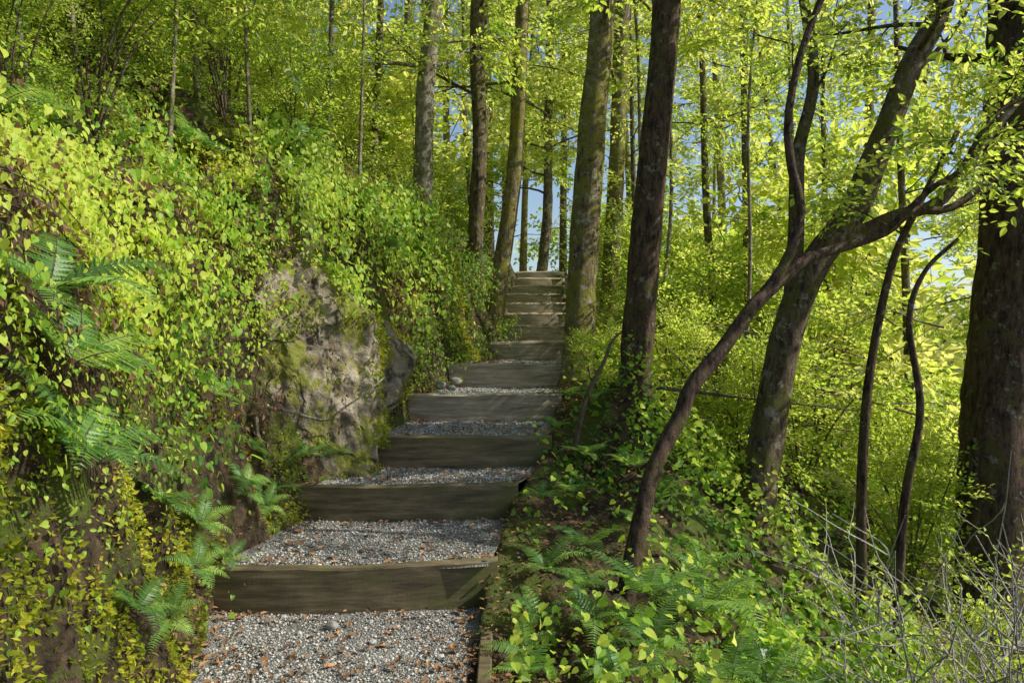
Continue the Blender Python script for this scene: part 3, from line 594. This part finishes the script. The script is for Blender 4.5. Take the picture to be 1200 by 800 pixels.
# ------------------------------------------------------------------ copied forest trees
def proto(h, r, mat, low, nl, LL, tint, spr, ss):
    gt = Geo(); gc = Geo(); dx, dy = rng.normal(size=2)*.35
    T = tube(gt, [(0, 0, -.3), (dx*.2, dy*.2, h*.3), (dx*.8, dy*.6, h*.65), (dx, dy, h)], r, r*.35, 9, 18, 0, .12, .4)
    crown_on(gt, gc, T, r, r*.35, h*low, nl, LL, spr, ss, 5, 4, tint)
    return gt.mesh('trunk', [mat], True), gc.mesh('crown', [M_CANOPY, M_BROWN_TWIG])
PROT = [proto(11, .10, M_BARK, .25, 13, 2.0, .4, SPR_FAR, .58), proto(12, .11, M_MOSSY, .3, 12, 2.1, .6, SPR_FAR, .58), proto(9, .08, M_DARK, .15, 12, 1.8, .5, SPR_FAR, .5),
        proto(8, .07, M_BARK, .1, 12, 1.7, .75, SPR_FAR, .5), proto(13, .12, M_BARK, .35, 12, 2.1, .65, SPR_FAR, .58)]
def put_copy(name, pro, x, y, s, label, cat, grp):
    e = obj(name, None, label=label, category=cat, group=grp); e.location = (x, y, float(ground(x, y))); e.rotation_euler = (0, 0, rng.random()*6.28); e.scale = (s, s, s); e.empty_display_size = .2
    for nm, me in zip(('trunk', 'crown'), pro): obj(nm, me, e)
LF = 'slender forest tree with light green leaves'; GF = 'forest trees on the hillside'
tall = [(-.6, 19.5), (2.0, 19), (.9, 24), (-2.2, 16), (2.8, 14.5), (-1.6, 13), (1.5, 22), (-1.9, 22), (7.6, 16), (5.2, 18), (3.6, 22), (-.3, 27), (8.2, 21), (.3, 21.5)]
for x, y in tall: put_copy('tree', PROT[int(rng.choice([0, 1, 4]))], x, y, rng.uniform(1.0, 1.25), LF, 'tree', GF)
pts = list(tall)
for _ in range(8000):
    y = rng.uniform(8, 28); x = rng.uniform(-.68*y-1, .72*y+1); t = x-float(xc(y))
    if y < 18 and abs(t) < 1.7: continue
    if y < 11 and x < 4 and x > -3.2: continue
    md = 2.2+.09*y
    if any((x-a)**2+(y-b)**2 < md*md for a, b in pts): continue
    pts.append((x, y))
    if len(pts) >= 41: break
pts += [(-4.5, 5.6), (-4.0, 7.4)]
for x, y in pts[len(tall):]:
    if x > 1.5 and y < 16: p = PROT[2+int(rng.integers(0, 2))]; s = rng.uniform(.8, 1.05)
    else: p = PROT[int(rng.integers(0, 5))]; s = rng.uniform(.8, 1.15)
    put_copy('tree', p, x, y, s, LF, 'tree', GF)

def shrub_proto(h, spr, ss, tint, ns=7, mat=M_BROWN_TWIG, nspr=7):
    gt = Geo(); gc = Geo()
    for q in range(ns):
        az = rng.random()*6.28; le = rng.uniform(.15, .5)
        d = np.array([math.cos(az)*le, math.sin(az)*le, 1]); T = tube(gt, [(0, 0, -.1), tuple(d*h*.4+rng.normal(size=3)*.05), tuple(d*h*rng.uniform(.7, 1)+rng.normal(size=3)*.1)], .013, .004, 5, 8, 0)
        crown_on(gt, gc, T, .012, .004, h*.12, 5, h*.32, spr, ss, 3, nspr, tint)
    return gt.mesh('stems', [mat], True), gc.mesh('foliage', [M_CANOPY, M_BROWN_TWIG])
SHR = [shrub_proto(1.5, SPR_NEAR, .30, .42, nspr=2), shrub_proto(1.2, SPR_NEAR, .27, .55, nspr=2), shrub_proto(1.6, SPR_FINE, .28, .4, nspr=2)]
SHF = [shrub_proto(2.2, SPR_FAR, .42, .45, nspr=2), shrub_proto(2.6, SPR_FAR, .45, .7, nspr=2)]
def put_shrub(pro, x, y, s, lab, grp, dz=0):
    e = obj('shrub', None, label=lab, category='shrub', group=grp); e.location = (x, y, float(ground(x, y))+dz); e.rotation_euler = (0, 0, rng.random()*6.28); e.scale = (s, s, s); e.empty_display_size = .2
    for nm, me in zip(('stem', 'foliage'), pro): obj(nm, me, e)
for x, y, s in [(-2.5, 2.9, .8), (-2.9, 3.6, 1), (-2.2, 3.9, .7), (-2.7, 4.8, 1), (-2.0, 5.2, .7), (-3.4, 4.4, 1.1), (-1.8, 6.2, .7), (-3.3, 5.8, 1.2), (-2.4, 6.3, 1), (-1.6, 7.2, .7), (-4.2, 5.4, 1.2), (-1.9, 7.6, 1), (-1.2, 8.3, .6), (-2.1, 3.1, .5), (-3.0, 7.4, 1.1), (-1.0, 9.4, .8)]:
    put_shrub(SHR[int(rng.integers(0, 3))], x, y, s, 'leafy shrub growing on the slope above the bank', 'shrubs above the bank')
for x, y, s in [(1.3, 5.7, .6), (1.7, 5.4, .7), (2.2, 5.6, .9), (1.4, 6.6, .7), (2.6, 6.4, 1), (1.9, 7.2, .9), (3.2, 5.9, 1), (1.6, 8.4, .9), (1.1, 7.4, .45), (2.6, 4.9, .7), (1.5, 10, 1), (1.6, 12, 1), (3.6, 5.6, 1), (2.4, 3.9, .5), (1.05, 6.0, .4), (.62, 5.6, .3), (.7, 6.8, .35)]:
    put_shrub(SHR[int(rng.integers(0, 2))], x, y, s, 'sunlit shrub on the downhill slope', 'shrubs on the downhill slope')
k = 0
while k < 36:
    y = rng.uniform(7, 22); x = rng.uniform(-.55*y, .72*y+1); t = x-float(xc(y))
    if abs(t) < 1.5 or (y < 9 and abs(t) < 3): continue
    put_shrub(SHF[int(rng.integers(0, 2))], x, y, rng.uniform(.8, 1.3), 'tall bright understory shrub between the trees', 'understory shrubs'); k += 1

# ------------------------------------------------------------------ twiggy pale bushes
def twig_bush(x, y, s, n=12):
    g = Geo(); LP = []; LD = []
    for q in range(n):
        az = rng.random()*6.28; le = rng.uniform(.2, 1.0); d = norm(np.array([math.cos(az)*le-.25, math.sin(az)*le, 1]))
        L = rng.uniform(.5, 1.1); B = branch(g, np.zeros(3)+rng.normal(size=3)*np.array([.08, .08, 0]), d, L, .005, 4, .55)
        for w_ in range(8):
            j = int(2+rng.random()*5); C = branch(g, B[j], norm(d+1.1*rng.normal(size=3)), L*.3, .003, 3, .6)
            for m in range(3): LP.append(C[int(2+rng.random()*5)]); LD.append(norm(rng.normal(size=3)))
    gl = Geo(); gl.inst(LEAF4, np.array(LP), np.array(LD), norm(rng.normal(size=(len(LP), 3))), .022, tint=.4+.4*rng.random(len(LP)))
    e = obj('twiggy_shrub', None, label='nearly bare shrub of thin pale twigs', category='shrub', group='bare twiggy shrubs'); e.location = (x, y, gz(x, y, .05)); e.scale = (s, s, s); e.empty_display_size = .2
    obj('stem', g.mesh('stem', [M_TWIG]), e); obj('foliage', gl.mesh('foliage', [M_COVER]), e)
for x, y, s in [(1.7, 2.55, 1.3), (1.95, 2.9, 1.5), (1.5, 2.4, 1.1), (2.2, 3.2, 1.6), (2.45, 3.5, 1.5), (1.95, 3.3, 1.3), (2.0, 2.7, 1.5)]: twig_bush(x, y, s)

# ------------------------------------------------------------------ fallen branches and roots
def stick(pts, r, lab, mat=M_TWIG, nm='fallen_branch', cat='branch'):
    g = Geo(); b = np.array(pts[0], float); tube(g, [np.array(p, float)-b for p in pts], r, r*.35, 6, 14, 0, .1)
    o = obj(nm, g.mesh(nm, [mat], True), label=lab, category=cat); o.location = b; return o
stick([(-1.35, 4.0, .85), (-1.2, 4.02, .82), (-1.02, 4.05, .77), (-.93, 4.05, .83), (-.8, 4.1, .92), (-.72, 4.2, 1.0)], .010, 'pale crooked root hanging across the rock', M_PALEBARK, nm='exposed_root', cat='root')
stick([(-1.38, 4.0, .8), (-1.37, 4.0, .7), (-1.33, 4.02, .6)], .014, 'short pale root stub on the bank', M_PALEBARK, nm='exposed_root', cat='root')
stick([(.38, 4.6, gz(.38, 4.6, -.02)), (.46, 4.6, .85), (.56, 4.6, 1.05), (.62, 4.6, 1.2), (.68, 4.6, 1.26)], .018, 'dead branch leaning beside the mossy tree', M_BROWN_TWIG)
stick([(.9, 5.0, .9), (1.3, 5.05, .85), (1.9, 5.1, .78), (2.4, 5.2, .72)], .014, 'fallen branch caught on the slope', M_BROWN_TWIG)
stick([(2.1, 5.6, .9), (2.7, 5.6, .75), (3.2, 5.6, .6)], .02, 'broken fallen branch on the downhill slope', M_BROWN_TWIG)
for q in range(18):
    x = rng.uniform(1.5, 3.4); y = rng.uniform(4.4, 6.5); z = rng.uniform(.4, 1.4); a = rng.normal()*.5; L_ = rng.uniform(.5, 1.2); s_ = rng.choice([-1, 1])
    o = stick([(x, y, z), (x+s_*L_*.3, y+.05, z+L_*.3*a+.04*rng.normal()), (x+s_*L_*.65, y, z+L_*.6*a+.08*rng.normal()), (x+s_*L_, y+.1, z+L_*a)], rng.uniform(.005, .011), 'thin dead branch tangled above the slope', M_PALEBARK); o['group'] = 'dead branches tangled on the slope'
for x, y, a in [(.25, 2.6, .4), (.4, 3.3, 1.2), (.1, 3.7, 2.2), (.5, 2.8, 2.8), (-.1, 2.3, .9), (.3, 4.4, 1.9), (.35, 5.2, 1.3)]:
    z = float(ground(x, y))+.02
    o = stick([(x, y, z), (x+.12*math.cos(a), y+.12*math.sin(a), z+.02), (x+.3*math.cos(a+.2), y+.3*math.sin(a+.2), float(ground(x+.3*math.cos(a), y+.3*math.sin(a)))+.02)], .006, 'small dry stick on the leaf litter', M_BROWN_TWIG, 'stick', 'stick'); o['group'] = 'dry sticks beside the path'
